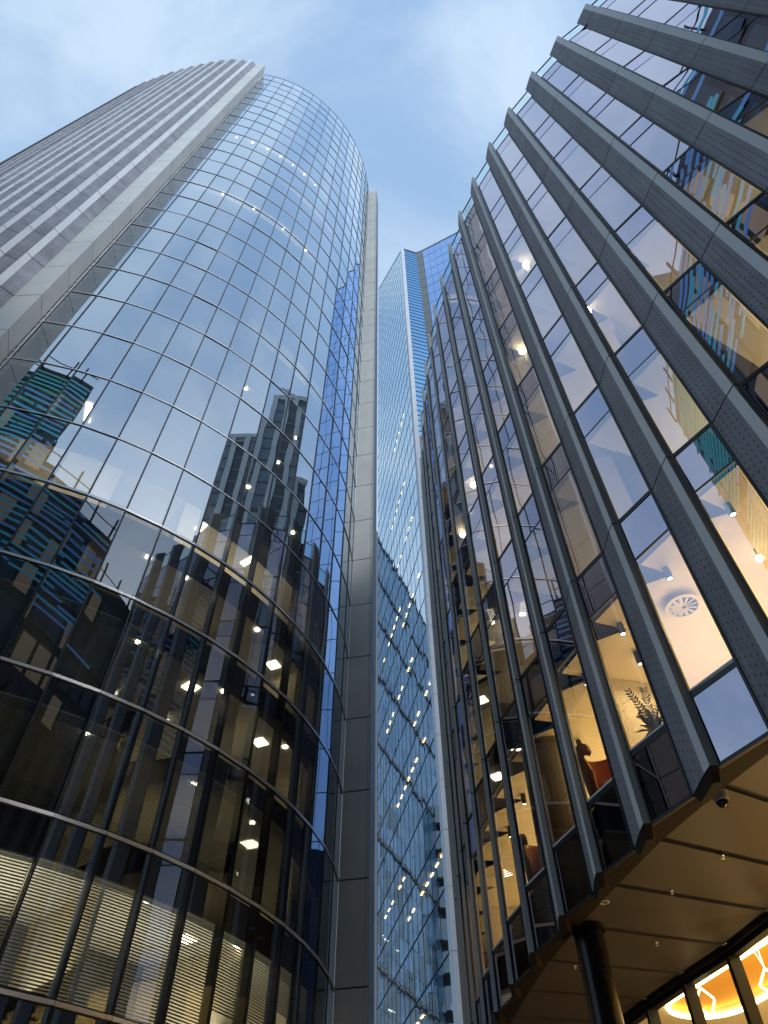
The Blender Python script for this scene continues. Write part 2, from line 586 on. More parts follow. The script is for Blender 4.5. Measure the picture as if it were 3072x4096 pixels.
# venetian blinds
def blind(m, r, ztop, zbot, tilt=0.55):
    mb = MB()
    a, b = cp(m + .045, RR - .30), cp(m + .955, RR - .30)
    t = Vector((b[0] - a[0], b[1] - a[1], 0)).normalized()
    n = Vector((t.y, -t.x, 0))
    z = ztop
    while z > zbot:
        d = n * 0.020
        mb.face([Vector((*a, z - .014)) - d, Vector((*b, z - .014)) - d, Vector((*b, z + .014)) + d, Vector((*a, z + .014)) + d], 0)
        z -= 0.078
    for P in (a, b):
        mb.box((P[0], P[1], (ztop + zbot) / 2), (.012, .012, ztop - zbot), 0)
    mb.box(((a[0] + b[0]) / 2, (a[1] + b[1]) / 2, ztop + .03), ((b[0] - a[0]) ** 2 + (b[1] - a[1]) ** 2 and math.hypot(b[0] - a[0], b[1] - a[1]), .05, .05), 0, math.atan2(t.y, t.x))
    mb.build('blind', M_blind, tower)
drop = {5: .5, 8: .0, 10: .9, 12: 1.7, 13: .3, 14: 1.2}
for m in range(4, 15):
    blind(m, 0, zr(1) - 1.0 - .03 * (m % 3), zr(0) + .12 + drop.get(m, 0.0))
for m in range(3, 12):
    blind(m, 1, zr(2) - .9, zr(1) + .12)
for m in (2, 3, 4, 5, 6):
    blind(m, 2, zr(3) - .9, zr(2) + .12)
for m in (3, 7, 8, 9):
    blind(m, 3 if m < 7 else 4, zr(4 if m < 7 else 5) - .2, zr(3 if m < 7 else 4) + (.12 if m < 7 else 1.9))

# unseen upward-facing fill lights, added to brighten the lit rooms
def area(name, loc, rot, sx, sy, power, col, parent=None):
    l = bpy.data.lights.new(name, 'AREA')
    l.shape = 'RECTANGLE'
    l.size, l.size_y = sx, sy
    l.energy = power
    l.color = col
    o = bpy.data.objects.new(name, l)
    COL.objects.link(o)
    o.rotation_euler = rot
    o0 = parent_origin(parent)
    o.location = (loc[0] - o0[0], loc[1] - o0[1], loc[2] - o0[2])
    if parent:
        o.parent = parent
    return o
WARM = (1.0, 0.83, 0.52)
for m, r, pw in ((4.5, 0, 90), (6.5, 0, 90), (9, 0, 90), (12, 0, 90), (12.5, 1, 55), (8, 1, 18), (11, 2, 35), (14, 2, 40), (7.8, 3, 40), (11, 3, 30), (13.5, 3, 30), (7.5, 4, 60), (10, 4, 50), (2.6, 4, 60), (3.2, 5, 14), (3, 14, 160), (7, 14, 200), (4, 19, 240), (7, 19, 240), (8, 17, 200), (9.5, 17, 160), (12, 20, 160), (10, 9, 90)):
    c = cp(m, RR - 2.8)
    area('room_fill', (c[0], c[1], zr(r) + 1.2), (math.pi, 0, th(m)), 2.6, 4.2, pw * (1.15 if r == 0 else 1.2 if r == 4 else .22 if r < 4 else .7), WARM if r else (1.0, .92, .70), tower)

# left flank: corner blade and stepped fins ---------------------------------
TOPF = HC + 120.9
T = [(-18.5, 12.7), (-19.9, 12.5), (-21.4, 12.4), (-22.9, 12.5), (-24.4, 12.72), (-25.9, 12.97), (-27.35, 13.25), (-28.8, 13.57), (-30.25, 13.93), (-31.7, 14.3), (-33.1, 14.72), (-34.5, 15.18), (-35.9, 15.7), (-37.25, 16.3), (-38.55, 17.0), (-39.8, 17.85), (-40.95, 18.85), (-42.0, 20.0)]
rows_f = [0.0] + [zr(r) for r in range(-1, 30) if zr(r) < TOPF - 1.5] + [TOPF]
G0 = cp(0)
P1, P2 = (-16.62, 13.15), (-18.02, 13.2)
mb = MB()
for z0, z1 in zip(rows_f[:-1], rows_f[1:]):
    a, b = z0 + .03, z1 - .03
    mb.prism([(G0[0] + .02, G0[1] - .12), P1, P2, (-18.3, 14.3)], a, b, 0)
mb.prism([(G0[0] + .0, G0[1] - .2), (P1[0] - .06, P1[1] + .07), (P2[0] + .02, P2[1] + .05), (-18.2, 14.2)], 0, TOPF - .1, 1)
# glazing track beside the glass
t_ = Vector((P1[0] - G0[0], P1[1] - G0[1], 0)).normalized()
mb.box((G0[0] + .10, G0[1] - .06, TOPF / 2), (.07, .07, TOPF), 2)
for z0 in rows_f[1:-1]:
    for dz in (-.9, -.35, .4, 1.0):
        mb.box((G0[0] + .13, G0[1] - .14, z0 + dz), (.05, .06, .12), 2)
mb.build('corner_blade', [M_clad, M_black, M_strip_l], tower)
for k, t in enumerate(T):
    if k == 0:
        back = P2
    else:
        back = vprev
    nx = T[k + 1] if k + 1 < len(T) else (T[k][0] - 1, T[k][1] + 1.2)
    tg = Vector((nx[0] - t[0], nx[1] - t[1]))
    tg.normalize()
    nb = Vector((t[0] + 20, t[1] + 0)).normalized() if False else None
    ray = Vector((t[0], t[1])).normalized()
    left = Vector((-ray.y, ray.x))
    sw_ = max(.07, .36 * (Vector(nx) - Vector(t)).dot(left))
    B = (t[0] + left.x * sw_ - ray.x * .02, t[1] + left.y * sw_ - ray.y * .02)
    inw = Vector((tg.y, -tg.x))
    if inw.y < 0:
        inw = -inw
    V = (B[0] + inw.x * .62 + tg.x * .12, B[1] + inw.y * .62 + tg.y * .12)
    mb = MB()
    for z0, z1 in zip(rows_f[:-1], rows_f[1:]):
        a, b = z0 + .03, z1 - .03
        mb.wall(back, t, a, b, 0)
        mb.wall(t, B, a, b, 1)
        mb.wall(B, V, a, b, 2)
        mb.face([(*back, b), (*t, b), (*B, b), (*V, b)], 1)
    ins = lambda p: (p[0] + inw.x * .05, p[1] + inw.y * .05)
    mb.wall(ins(back), ins(t), 0, TOPF - .05, 3)
    mb.wall(ins(t), ins(B), 0, TOPF - .05, 3)
    mb.wall(ins(B), ins(V), 0, TOPF - .05, 3)
    mb.build('metal_fin', [M_perf_l, M_strip_l, M_clad2, M_black], tower)
    vprev = V
# body behind the fins and roof
mb = MB()
inner = [(-18.3, 14.4)] + [(t[0] + .35, t[1] + 1.1) for t in T[1:]] + [(-43, 30), (-38, 46), (-22, 50), (-6, 44), (-2.6, 33)]
mb.prism(inner, 0, TOPF - 1.5, 0, cap=True)
mb.build('building_body', M_clad2, tower)

# right-hand end blade
S, E0, E1, E2 = cp(16), (-0.92, 30.68), (-0.745, 30.60), (-0.56, 33.1)
TOPB = HC + 122.4
mb = MB()
rows_b = [0.0] + [zr(r) for r in range(-1, 29)] + [TOPB]
for z0, z1 in zip(rows_b[:-1], rows_b[1:]):
    a, b = z0 + .03, z1 - .03
    mb.prism([(S[0] + .03, S[1] - .02), E0, (E0[0] - .02, E0[1] + .3), (S[0] + .03, S[1] + .5)], a, b, 0)
    mb.prism([(E0[0] + .006, E0[1] - .003), E1, E2, (E0[0] + .1, E2[1])], a, b, 0, mis=[0, 2, 2, 2])
mb.prism([(S[0] + .05, S[1] + .02), (E1[0] - .03, E1[1] + .05), (E2[0] - .03, E2[1] - .03), (S[0] + .2, 33)], 0, TOPB - .1, 1)
mb.build('end_blade', [M_clad, M_black, M_clad2], tower)

# ================================================================== finned office building (right)
A = [(14.9, -4.2), (13.6, -3.0), (12.25, -1.75), (10.97, -0.55), (9.80, 0.68), (8.72, 1.90), (7.68, 3.03), (6.72, 4.33), (5.82, 5.73), (5.05, 7.16), (4.38, 8.69), (3.82, 10.23), (3.40, 11.80), (3.03, 13.42), (2.71, 15.07), (2.49, 16.72),
     (2.33, 18.38), (2.23, 20.03), (2.19, 21.69), (2.20, 23.35), (2.26, 25.0), (2.38, 26.7), (2.56, 28.4), (2.8, 30.1), (3.1, 31.8)]
NA = len(A)
office = thing('finned_office_building', 'office block with dark perforated vertical fins, lilac glass and a bronze soffit', 'office building', (8, 12, 0))
HB, HT = HC + 5.33, HC + 36.8
HG = HC + 35.0
joints = [HC + 10.5 + 4.05 * j for j in range(6)] + [HG]
Rk, Bk, Dk = [], [], []
for k in range(NA):
    a = Vector(A[k])
    p = Vector(A[max(k - 1, 0)])
    q = Vector(A[min(k + 1, NA - 1)])
    tg = (q - p).normalized()
    ang = math.atan2(tg.y, tg.x)
    pa = ang - R(20) if k > 3 else ang - R(16)
    pd = Vector((math.cos(pa), math.sin(pa)))
    inw = Vector((tg.y, -tg.x))
    bd = Vector((math.cos(ang - R(112)), math.sin(ang - R(112))))
    Rk.append(a + pd * 0.75)
    Bk.append(a + bd * 0.12)
    Dk.append((pd, inw, tg, bd))
ALL_SEG = [HB] + joints[:-1] + [joints[-1], HT]
for k in range(NA):
    a, r_, b = Vector(A[k]), Rk[k], Bk[k]
    pd, inw, tg, bd = Dk[k]
    mb = MB()
    per = Vector((pd.y, -pd.x))
    s_ = a + pd * .2 - per * .012
    poly = [a, b, b + pd * .05 + per * .02, a + per * .09 + pd * .16, r_ + per * .07, r_, s_]
    for z0, z1 in zip(ALL_SEG[:-1], ALL_SEG[1:]):
        mb.prism([tuple(p) for p in poly], z0 + .016, z1 - .016, 0, mis=[4, 4, 2, 2, 3, 0, 1], capmi=2)
    core_ = [a + per * .03 + pd * .03, b + pd * .03 - per * .03, b + pd * .05 - per * .02, a + per * .06 + pd * .15, r_ + per * .05 - pd * .02, r_ + per * .02 - pd * .02]
    mb.prism([tuple(p) for p in core_], HB + .02, HT - .05, 3)
    fin = mb.build('fin', [M_perf, M_strip, M_bronze, M_black, M_reveal], office)
    # angled foot cap
    cb = MB()
    foot = [a, b, b + pd * .3 + inw * .12, r_ + inw * .12, r_]
    low = [a + pd * .14 + inw * .03, b + pd * .12, b + pd * .3 + inw * .10, r_ + inw * .1 - pd * .1, r_ - pd * .12 + inw * .02]
    n = len(foot)
    for i in range(n):
        j = (i + 1) % n
        cb.face([(*foot[i], HB), (*low[i], HB - .16), (*low[j], HB - .16), (*foot[j], HB)], 0)
    cb.face([(*p, HB - .16) for p in reversed(low)], 0)
    cb.build('foot_cap', M_fascia, fin)

# glazing bays: bay k lies between fin k (its rear edge) and fin k+1 (its front edge)
others = MB()
win_n = 0
zones = []
for j in range(len(joints)):
    top = joints[j]
    bot = joints[j - 1] if j else HC + 6.47
    zones.append((j, bot, top - 1.07, top))
lit_bays = {}
for k in range(NA - 1):
    g0, g1 = Rk[k], Bk[k + 1] + Dk[k + 1][0] * .01
    t = (g1 - g0).normalized()
    n = Vector((-t.y, t.x))
    if n.dot(g0) > 0:
        n = -n
    L = (g1 - g0).length

    def pane(mb, za, zb, mi, fr=True, off=0.0):
        ga, gb = random.gauss(0, .004), random.gauss(0, .0025)
        q = []
        for u, su in ((.055, -1), (L - .055, 1)):
            for z, sv in ((za + .03, -1), (zb - .03, 1)):
                P = g0 + t * u + n * (off + su * L / 2 * ga + sv * (zb - za) / 2 * gb)
                q.append((P.x, P.y, z))
        mb.face([q[0], q[2], q[3], q[1]], mi)

    def bar(mb, z, hgt, mi, d=.05):
        d = d * .3
        a_, b_ = g0 + n * d, g1 + n * d
        a2, b2 = g0 - n * .05, g1 - n * .05
        mb.prism([tuple(a_), tuple(b_), tuple(b2), tuple(a2)], z - hgt / 2, z + hgt / 2, mi)
    for (j, bot, sp, top) in zones:
        if 5 <= k <= 17:
            mb = MB()
            pane(mb, bot, sp, 0)
            win = mb.build('window', M_gl_office, office)
            win_n += 1
            mb = MB()
            pane(mb, sp, top, 0)
            sw = mb.build('spandrel', M_gl_spandrel, win)
        else:
            pane(others, bot, sp, 0)
            pane(others, sp, top, 1)
    # bottom panel
    mb = MB()
    pane(mb, HB + .02, HC + 6.47, 0)
    mb.build('bottom_panel', M_gl_spandrel, office)
    # frames of the bay
    mb = MB()
    for (j, bot, sp, top) in zones:
        bar(mb, top - .012, .045, 0, .045)
        bar(mb, top + .045, .035, 0, .03)
        bar(mb, sp, .045, 0, .02)
    bar(mb, HC + 6.47, .09, 0, .03)
    bar(mb, HC + 6.55, .03, 1, .045)
    bar(mb, HB + .01, .05, 0, .04)
    for u in (.02, L - .02):
        P = g0 + t * u
        mb.box((P.x, P.y, (HB + HG) / 2), (.04, .05, HG - HB), 0, math.atan2(t.y, t.x))
    mb.build('window_frame', [M_black, M_strip], office)
    # roof balustrade glass
    mb = MB()
    pane(mb, HG + .08, HG + 1.35, 0, off=-.02)
    bl = mb.build('glass_balustrade', M_gl_clear, office)
    mb = MB()
    a_, b_ = g0 - n * .02, g1 - n * .02
    mb.tube([(a_.x, a_.y, HG + 1.38), (b_.x, b_.y, HG + 1.38)], .028, 8, 0)
    mb.build('handrail', M_black, bl)
o = others.build('other_windows', [M_gl_office, M_gl_spandrel], office)
o['kind'] = 'stuff'

# floors / rooms behind the facade
def inoff(k, d):
    pd, inw, tg, bd = Dk[k]
    return Vector(A[k]) + inw * d
def band(mb, d0, d1, z, mi, up=False):
    for k in range(NA - 1):
        a0, a1, b0, b1 = inoff(k, d0), inoff(k + 1, d0), inoff(k, d1), inoff(k + 1, d1)
        q = [(*a0, z), (*a1, z), (*b1, z), (*b0, z)]
        mb.face(q if up else q[::-1], mi)
def rearline(k):
    return Rk[k] + Dk[k][1] * .12
for j, (jj, bot, sp, top) in enumerate(zones):
    mb = MB()
    for k in range(NA - 1):
        # spandrel back-up, close behind the glass and following the saw-tooth
        a0, a1 = Rk[k] + Dk[k][1] * .14, Bk[k + 1] + Dk[k + 1][1] * .16 + Dk[k + 1][0] * .05
        mb.wall(tuple(a0), tuple(a1), sp + .02, top + .1, 0)
        mb.face([(*a0, sp + .02), (*a1, sp + .02), (*inoff(k + 1, 1.0), sp + .02), (*inoff(k, 1.0), sp + .02)], 1)
        mb.face([(*a0, top + .1), (*a1, top + .1), (*inoff(k + 1, 1.0), top + .1), (*inoff(k, 1.0), top + .1)], 2)
    band(mb, 1.0, 9.0, sp + .12, 1)
    for k in range(NA - 1):
        mb.wall(tuple(inoff(k, 1.0)), tuple(inoff(k + 1, 1.0)), sp + .02, sp + .12, 1)
    band(mb, 1.0, 9.0, top + .1, 2, True)
    mb.build('floor_slab', [M_bulk, M_room, M_floor_in], office)
    mb = MB()
    for k in range(NA - 1):
        mb.wall(tuple(inoff(k, 6.0 if j else 5.2)), tuple(inoff(k + 1, 6.0 if j else 5.2)), bot, sp + .1, 0)
    dark = j in (1,)
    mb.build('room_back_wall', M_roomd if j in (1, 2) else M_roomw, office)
mb = MB()
band(mb, .3, 9, HC + 6.52, 0, True)
band(mb, .6, 9, CEIL_TOP, 0, False)
mb.build('first_floor', M_floor_in, office)
# cross walls between rooms
for j, ks in ((0, (8, 12, 19)), (1, (8, 10, 13, 16)), (2, (9, 12, 15)), (3, (8, 11, 16)), (4, (10, 14)), (5, (9, 15)), (6, (10,))):
    bot, sp = zones[j][1], zones[j][2]
    for k in ks:
        mb = MB()
        a0, a1 = inoff(k, .95), inoff(k, 5.8)
        tg = Dk[k][2]
        mb.prism([tuple(a0), tuple(a1), tuple(a1 + tg * .12), tuple(a0 + tg * .12)], bot + .1, sp + .1)
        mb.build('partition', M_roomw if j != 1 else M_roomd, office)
for (j, k, pw) in ((0, 3, 60), (0, 6, 60), (0, 8.6, 70), (0, 10.5, 80), (0, 13.5, 80), (0, 16, 60), (0, 19, 60), (1, 5.5, 60), (1, 8.6, 50), (1, 11.4, 14), (1, 14.5, 14), (2, 4.5, 34), (2, 7, 22), (1, 7.3, 60), (2, 10, 35), (2, 13.5, 38), (2, 17.5, 40), (1, 18, 30), (3, 18, 34), (4, 16, 30), (5, 15, 26), (2, 15.5, 30), (1, 12.6, 40), (3, 6, 8), (3, 9, 10), (3, 12.6, 30), (3, 15, 22), (4, 7, 6), (4, 10, 9), (4, 13, 16), (5, 8, 5), (5, 12, 6)):
    k0 = int(k)
    P = inoff(k0, 3.2).lerp(inoff(k0 + 1, 3.2), k - k0)
    tg = Dk[k0][2]
    area('room_fill', (P.x, P.y, zones[j][1] + 1.0), (math.pi, 0, math.atan2(tg.y, tg.x)), 4.0, 3.6, pw * (2.6 if j == 0 else 2.2 if k >= 9 else 2.2 if j <= 2 else 1.4), (1.0, 0.68, 0.26) if j == 0 else (1.0, 0.80, 0.42), office)  # unseen fill aimed up from near the floor, added to brighten the ceilings

for k in (8, 10, 11.5, 13, 15):
    k0 = int(k)
    P = inoff(k0, 1.9).lerp(inoff(k0 + 1, 1.9), k - k0)
    area('overhead_fill', (P.x, P.y, HC + 9.3), (0, 0, 0), .5, .5, 40, (1.0, .78, .42), office)  # extra unseen fill from above, added so chairs and plant show lighter
# ceiling spots seen through the windows
def ray_at(azd, t, h):
    a = R(azd)
    d = h / t
    return (math.sin(a) * d, math.cos(a) * d)
for az, t, h in ((17.2, .611, 9.2), (24.41, .743, 9.2), (19.24, .729, 9.2), (29.96, .895, 9.2), (23.85, .811, 9.2), (11.63, .543, 9.2), (10.11, .497, 9.2), (38.07, .974, 9.2), (13.46, .594, 9.2)):
    x, y = ray_at(az, t, h)
    mb = MB()
    mb.lathe([(0.0, .30), (.062, .30), (.062, -.02)], (x, y, HC + h), 14, 0)
    mb.lathe([(.062, -.02), (.05, -.02), (.05, .0)], (x, y, HC + h), 14, 0)
    mb.lathe([(.05, 0.0), (.0, 0.0)], (x, y, HC + h), 14, 1)
    mb.build('spotlight', [M_black, M_spot], office)
for az, t, h in ((30.03, 2.459, 25.4), (23.82, 1.892, 21.4), (12.04, 1.327, 21.35), (9.72, 1.157, 21.4), (38.0, .859, 9.3), (35.5, 1.93, 17.3)):
    x, y = ray_at(az, t, h)
    mb = MB()
    r0 = .13 if az not in (38.0,) else .07
    prof = [(r0 * math.sin(math.pi * i / 8), -r0 * math.cos(math.pi * i / 8)) for i in range(9)]
    mb.lathe(prof, (x, y, HC + h), 16, 0)
    mb.lathe([(.012, r0), (.012, r0 + .25)], (x, y, HC + h), 8, 1)
    mb.build('globe_light', [M_globe, M_black], office)
# swirl air diffuser in the first floor ceiling
x, y = ray_at(30.0, .827, 9.42)
mb = MB()
mb.lathe([(.34, .0), (.34, -.02), (.27, -.02), (.27, .02)], (x, y, HC + 9.42), 28, 0)
for i in range(12):
    a = 2 * math.pi * i / 12
    rot = Matrix.Rotation(a, 3, 'Z') @ Matrix.Rotation(.5, 3, 'X')
    c = Vector((x + .15 * math.cos(a), y + .15 * math.sin(a), HC + 9.40))
    mb.box(c, (.22, .07, .006), 0, rot=rot)
mb.disc((x, y, HC + 9.418), .27, 24, 1)
mb.build('air_diffuser', [M_room, M_black], office)
x, y = ray_at(14.45, .648, 9.3)
mb = MB()
mb.lathe([(.62, -3.0), (.62, 0.05)], (x + .2, y + .8, HC + 9.5), 32, 0)
mb.build('round_column', mat('grey_plaster', (0.20, 0.19, 0.17), 0.8), office)

# bottom edge, fascia and soffit
E = []
for k in range(NA):
    pd, inw, tg, bd = Dk[k]
    E.append(Vector(A[k]) + inw * .47 + tg * .35)
SFd = []
for k in range(NA):
    tg = Dk[k][2]
    ang = math.atan2(tg.y, tg.x) - R(90) + R(6)
    SFd.append(Vector((math.cos(ang), math.sin(ang))))
SOF = HC + 5.36
SW = [3.2] * NA
for k in range(NA):
    if k <= 8:
        SW[k] = 3.2 + (8 - k) * .15
    if k >= 14:
        SW[k] = max(2.2, 3.0 - (k - 14) * .25)
F = [E[k] + SFd[k] * SW[k] for k in range(NA)]
mb = MB()
for k in range(NA - 1):
    a0, a1 = Vector(A[k]) + Dk[k][1] * .02, Vector(A[k + 1]) + Dk[k + 1][1] * .02
    r0 = Rk[k]
    b1 = Bk[k + 1]
    mb.face([(*Bk[k], HB - .005), (*r0, HB - .005), (*E[k], HB - .035)][::-1], 0)
    mb.face([(*r0, HB - .005), (*b1, HB - .005), (*E[k + 1], HB - .035), (*E[k], HB - .035)][::-1], 0)
    mb.wall(tuple(E[k]), tuple(E[k + 1]), HB - .035, SOF + .05, 0)
mb.build('edge_fascia', M_fascia, office)
for k in range(NA - 1):
    mb = MB()
    g = .065
    e0, e1, f0, f1 = E[k], E[k + 1], F[k], F[k + 1]
    te, tf = (e1 - e0).normalized(), (f1 - f0).normalized()
    q = [e0 + te * g, e1 - te * g, f1 - tf * g, f0 + tf * g]
    mb.face([(*p, SOF) for p in reversed(q)], 0)
    for i in range(4):
        j = (i + 1) % 4
        mb.face([(*q[i], SOF), (*q[j], SOF), (*q[j], SOF + .06), (*q[i], SOF + .06)], 0)
    mb.build('soffit_panel', M_soffit, office)
mb = MB()
for k in range(NA - 1):
    mb.face([(*E[k], SOF + .055), (*F[k], SOF + .055), (*F[k + 1], SOF + .055), (*E[k + 1], SOF + .055)], 0)
mb.build('soffit_backing', M_black, office)

# storefront below the soffit
CEIL = HC + 5.50
mb = MB()
for k in range(NA - 1):
    t = (F[k + 1] - F[k]).normalized()
    n = Vector((-t.y, t.x))
    if n.dot(F[k]) > 0:
        n = -n
    mb.prism([tuple(F[k] + n * .08), tuple(F[k + 1] + n * .08), tuple(F[k + 1] - n * .15), tuple(F[k] - n * .15)], SOF - .10, SOF - .004, 0)
    mb.prism([tuple(F[k] + n * .02), tuple(F[k + 1] + n * .02), tuple(F[k + 1] - n * .15), tuple(F[k] - n * .15)], SOF - .19, SOF - .10, 1)
mb.build('shopfront_head', [M_frame, M_black], office)
mb = MB()
for k in range(NA - 1):
    t = (F[k + 1] - F[k]).normalized()
    n = Vector((-t.y, t.x))
    mb.prism([tuple(F[k] + n * .06), tuple(F[k + 1] + n * .06), tuple(F[k + 1] - n * .1), tuple(F[k] - n * .1)], 0.0, .25, 0)
mb.build('shopfront_plinth', M_frame, office)
for k in range(NA):
    mb = MB()
    tg = Dk[k][2]
    mb.box((F[k].x, F[k].y, (SOF - .2) / 2), (.11, .24, SOF - .2), 0, math.atan2(tg.y, tg.x) + R(90) - R(90))
    for q in range(3):
        P = F[k] + tg * 0
        mb.box((P.x - SFd[k].x * .125, P.y - SFd[k].y * .125, (SOF - .2) / 2), (.02, .03, SOF - .22), 1, math.atan2(tg.y, tg.x))
    mb.build('shopfront_post', [M_frame, M_bronze], office)
for k in range(4, NA - 1):
    mb = MB()
    t = (F[k + 1] - F[k]).normalized()
    a_, b_ = F[k] + t * .06, F[k + 1] - t * .06
    mb.wall(tuple(a_), tuple(b_), .25, SOF - .19, 0)
    mb.build('shop_window', M_gl_shop, office)
# lobby ceiling with raised oval cove and LED line
def lob(k, d):
    k0 = max(0, min(NA - 2, int(math.floor(k))))
    return (F[k0] + SFd[k0] * d).lerp(F[k0 + 1] + SFd[k0 + 1] * d, k - k0)
mb = MB()
K0, K1 = 3, NA - 1
def lquad(k0, k1, d0, d1, z, mi):
    n = max(1, int((k1 - k0) * 2))
    for i in range(n):
        a, b = k0 + (k1 - k0) * i / n, k0 + (k1 - k0) * (i + 1) / n
        mb.face([(*lob(a, d0), z), (*lob(b, d0), z), (*lob(b, d1), z), (*lob(a, d1), z)][::-1], mi)
lquad(K0, K1, .3, 8, CEIL + .14, 1)
# lower plasterboard ring around the oval recess
ou, ov = Vector((-.30, .954)), Vector((.954, .30))
O0 = Vector((6.9, 15.9)) + ov * .05
RO = .95
ow = []
for i in range(25):
    ow.append((O0 + ou * (-9 + 11.3 * i / 24), -ov))
for i in range(1, 18):
    a = math.pi * i / 18
    d_ = -ov * math.cos(a) + ou * math.sin(a)
    ow.append((O0 + ou * 2.3 + ov * RO + d_ * RO, d_))
for i in range(25):
    ow.append((O0 + ou * (2.3 - 11.3 * i / 24) + ov * 2 * RO, ov))
for i in range(1, 18):
    a = math.pi * i / 18
    d_ = ov * math.cos(a) - ou * math.sin(a)
    ow.append((O0 + ou * -9 + ov * RO + d_ * RO, d_))
n = len(ow)
for i in range(n):
    (a, da), (b, db) = ow[i], ow[(i + 1) % n]
    c_, d_ = b + db * 1.0, a + da * 1.0
    mb.face([(*a, CEIL), (*b, CEIL), (*c_, CEIL), (*d_, CEIL)], 0)
    c2, d2 = b + db * (4.5 if db.dot(ov) > -.2 else 1.0), a + da * (4.5 if da.dot(ov) > -.2 else 1.0)
    mb.face([(*d_, CEIL), (*c_, CEIL), (*c2, CEIL), (*d2, CEIL)], 0)
    mb.face([(*a, CEIL), (*b, CEIL), (*b, CEIL + .14), (*a, CEIL + .14)], 0)
mb.build('lobby_ceiling', [M_room, M_orange], office)
mb = MB()
mb.tube([(*(p + d * -.03), CEIL - .02) for p, d in ow], .05, 8, 0, closed=True)
mb.build('led_ring', M_led, office)
mb = MB()
for k in range(K0, K1):
    mb.wall(tuple(lob(k, 5.4)), tuple(lob(k + 1, 5.4)), 0, CEIL + .13, 0)
mb.build('lobby_wall', M_orange, office)
mb = MB()
for k in range(K0, K1):
    a, b, c, d = lob(k, .1), lob(k + 1, .1), lob(k + 1, 8), lob(k, 8)
    mb.face([(*a, .02), (*b, .02), (*c, .02), (*d, .02)], 0)
mb.build('lobby_floor', mat('lobby_stone', (0.45, 0.36, 0.25), 0.3), office)
for k, pw in ((6, 170), (9, 250), (12, 220), (15, 90)):
    P = lob(k, 3.2)
    area('lobby_fill', (P.x, P.y, 1.0), (math.pi, 0, 0), 2.5, 2.5, pw, (1.0, .70, .28), office)  # unseen upward fill added to brighten the lobby ceiling
# big round column at the edge
mb = MB()
mb.lathe([(.268, 0.0), (.268, SOF - .02)], (3.63, 13.95, 0), 40, 0)
mb.lathe([(.30, SOF - .10), (.31, SOF - .02)], (3.63, 13.95, 0), 40, 0)
mb.build('column', M_column, office)
# recessed downlight in the soffit
x, y = ray_at(16.2, .398, SOF - HC - .005)
mb = MB()
mb.lathe([(.085, 0.0), (.082, -.012), (.062, -.012), (.055, .02), (0.0, .02)], (x, y, SOF - .003), 24, 0)
mb.build('downlight', M_white, office)
for (az, t, h) in ((21.0, .40, SOF - HC - .004), (25.2, .43, SOF - HC - .004), (19.0, .345, SOF - HC - .004), (13.2, .33, SOF - HC - .004)):
    x, y = ray_at(az, t, h)
    mb = MB()
    mb.lathe([(.035, 0.0), (.035, -.012), (.012, -.02), (.012, -.05), (.028, -.055), (0, -.057)], (x, y, SOF - .001), 12, 0)
    mb.build('sprinkler_head', M_alu, office)
# roof and back
mb = MB()
band(mb, .2, 9, HG + .02, 0, True)
for k in range(NA - 1):
    mb.wall(tuple(inoff(k, 9)), tuple(inoff(k + 1, 9)), 0, HG, 0)
e_ = [inoff(0, .2), inoff(0, 9)]
mb.wall(tuple(e_[0]), tuple(e_[1]), 0, HG, 0)
e_ = [inoff(NA - 1, .2), inoff(NA - 1, 9)]
mb.wall(tuple(e_[0]), tuple(e_[1]), 0, HG, 0)
mb.build('building_body', M_clad2, office)

# ---------------------------------------------------------------- things at the office building
# dome camera under the soffit
sx_, sy_ = ray_at(26.6, .505, SOF - HC - .08)
cc = thing('security_camera', 'small white dome security camera hanging under the bronze soffit', 'security camera', (sx_, sy_, SOF))
mb = MB()
mb.lathe([(.085, 0.0), (.105, -.03), (.10, -.15), (.088, -.175)], (sx_, sy_, SOF - .001), 24, 0)
mb.build('housing', M_white, cc)
mb = MB()
mb.lathe([(.08, -.17), (.078, -.20), (.058, -.235), (.03, -.252), (0, -.256)], (sx_, sy_, SOF - .001), 24, 0)
mb.build('dome', mat('smoked_dome', (0.01, 0.01, 0.012), 0.08), cc)

def rhombus_lamp(az, t, h, label, rz, s=1.0):
    x, y = ray_at(az, t, h)
    th_ = thing('pendant_lamp', label, 'pendant lamp', (x, y, HC + h), 'diamond ring lamps hanging in the lobby')
    u = Vector((math.cos(rz), math.sin(rz), 0))
    c = Vector((x, y, HC + h))
    base = [(0, .24), (.21, .03), (.06, -.26), (-.21, -.05)]
    ring_ = []
    for i in range(4):
        p, q, r2 = base[i], base[(i + 1) % 4], base[i - 1]
        P, Q, S_ = Vector(p), Vector(q), Vector(r2)
        for w_ in (0.12, 0.04):
            ring_.append(P.lerp(S_, w_))
        for w_ in (0.04, 0.12):
            ring_.append(P.lerp(Q, w_))
        for w_ in (.3, .5, .7):
            ring_.append(P.lerp(Q, w_))
    mb = MB()
    mb.tube([c + u * (p.x * s) + Vector((0, 0, p.y * s)) for p in ring_], .021, 8, 0, closed=True)
    mb.build('lit_frame', M_led2, th_)
    mb = MB()
    topz = CEIL + .12 - (HC + h)
    mb.tube([c + Vector((0, 0, .24 * s)), c + Vector((0, 0, topz))], .012, 6, 0)
    mb.tube([c + Vector((0, 0, .24 * s)), c + u * -.10 + Vector((0, 0, topz))], .006, 6, 0)
    mb.build('suspension_rod', M_led2, th_)
rhombus_lamp(20.95, .280, 5.02, 'yellow glowing diamond ring lamp hanging wholly in view behind the lobby window', R(-10), 1.0)
rhombus_lamp(25.2, .289, 5.0, 'yellow glowing diamond ring lamp cut off by the right edge of the view', R(-10), 1.0)

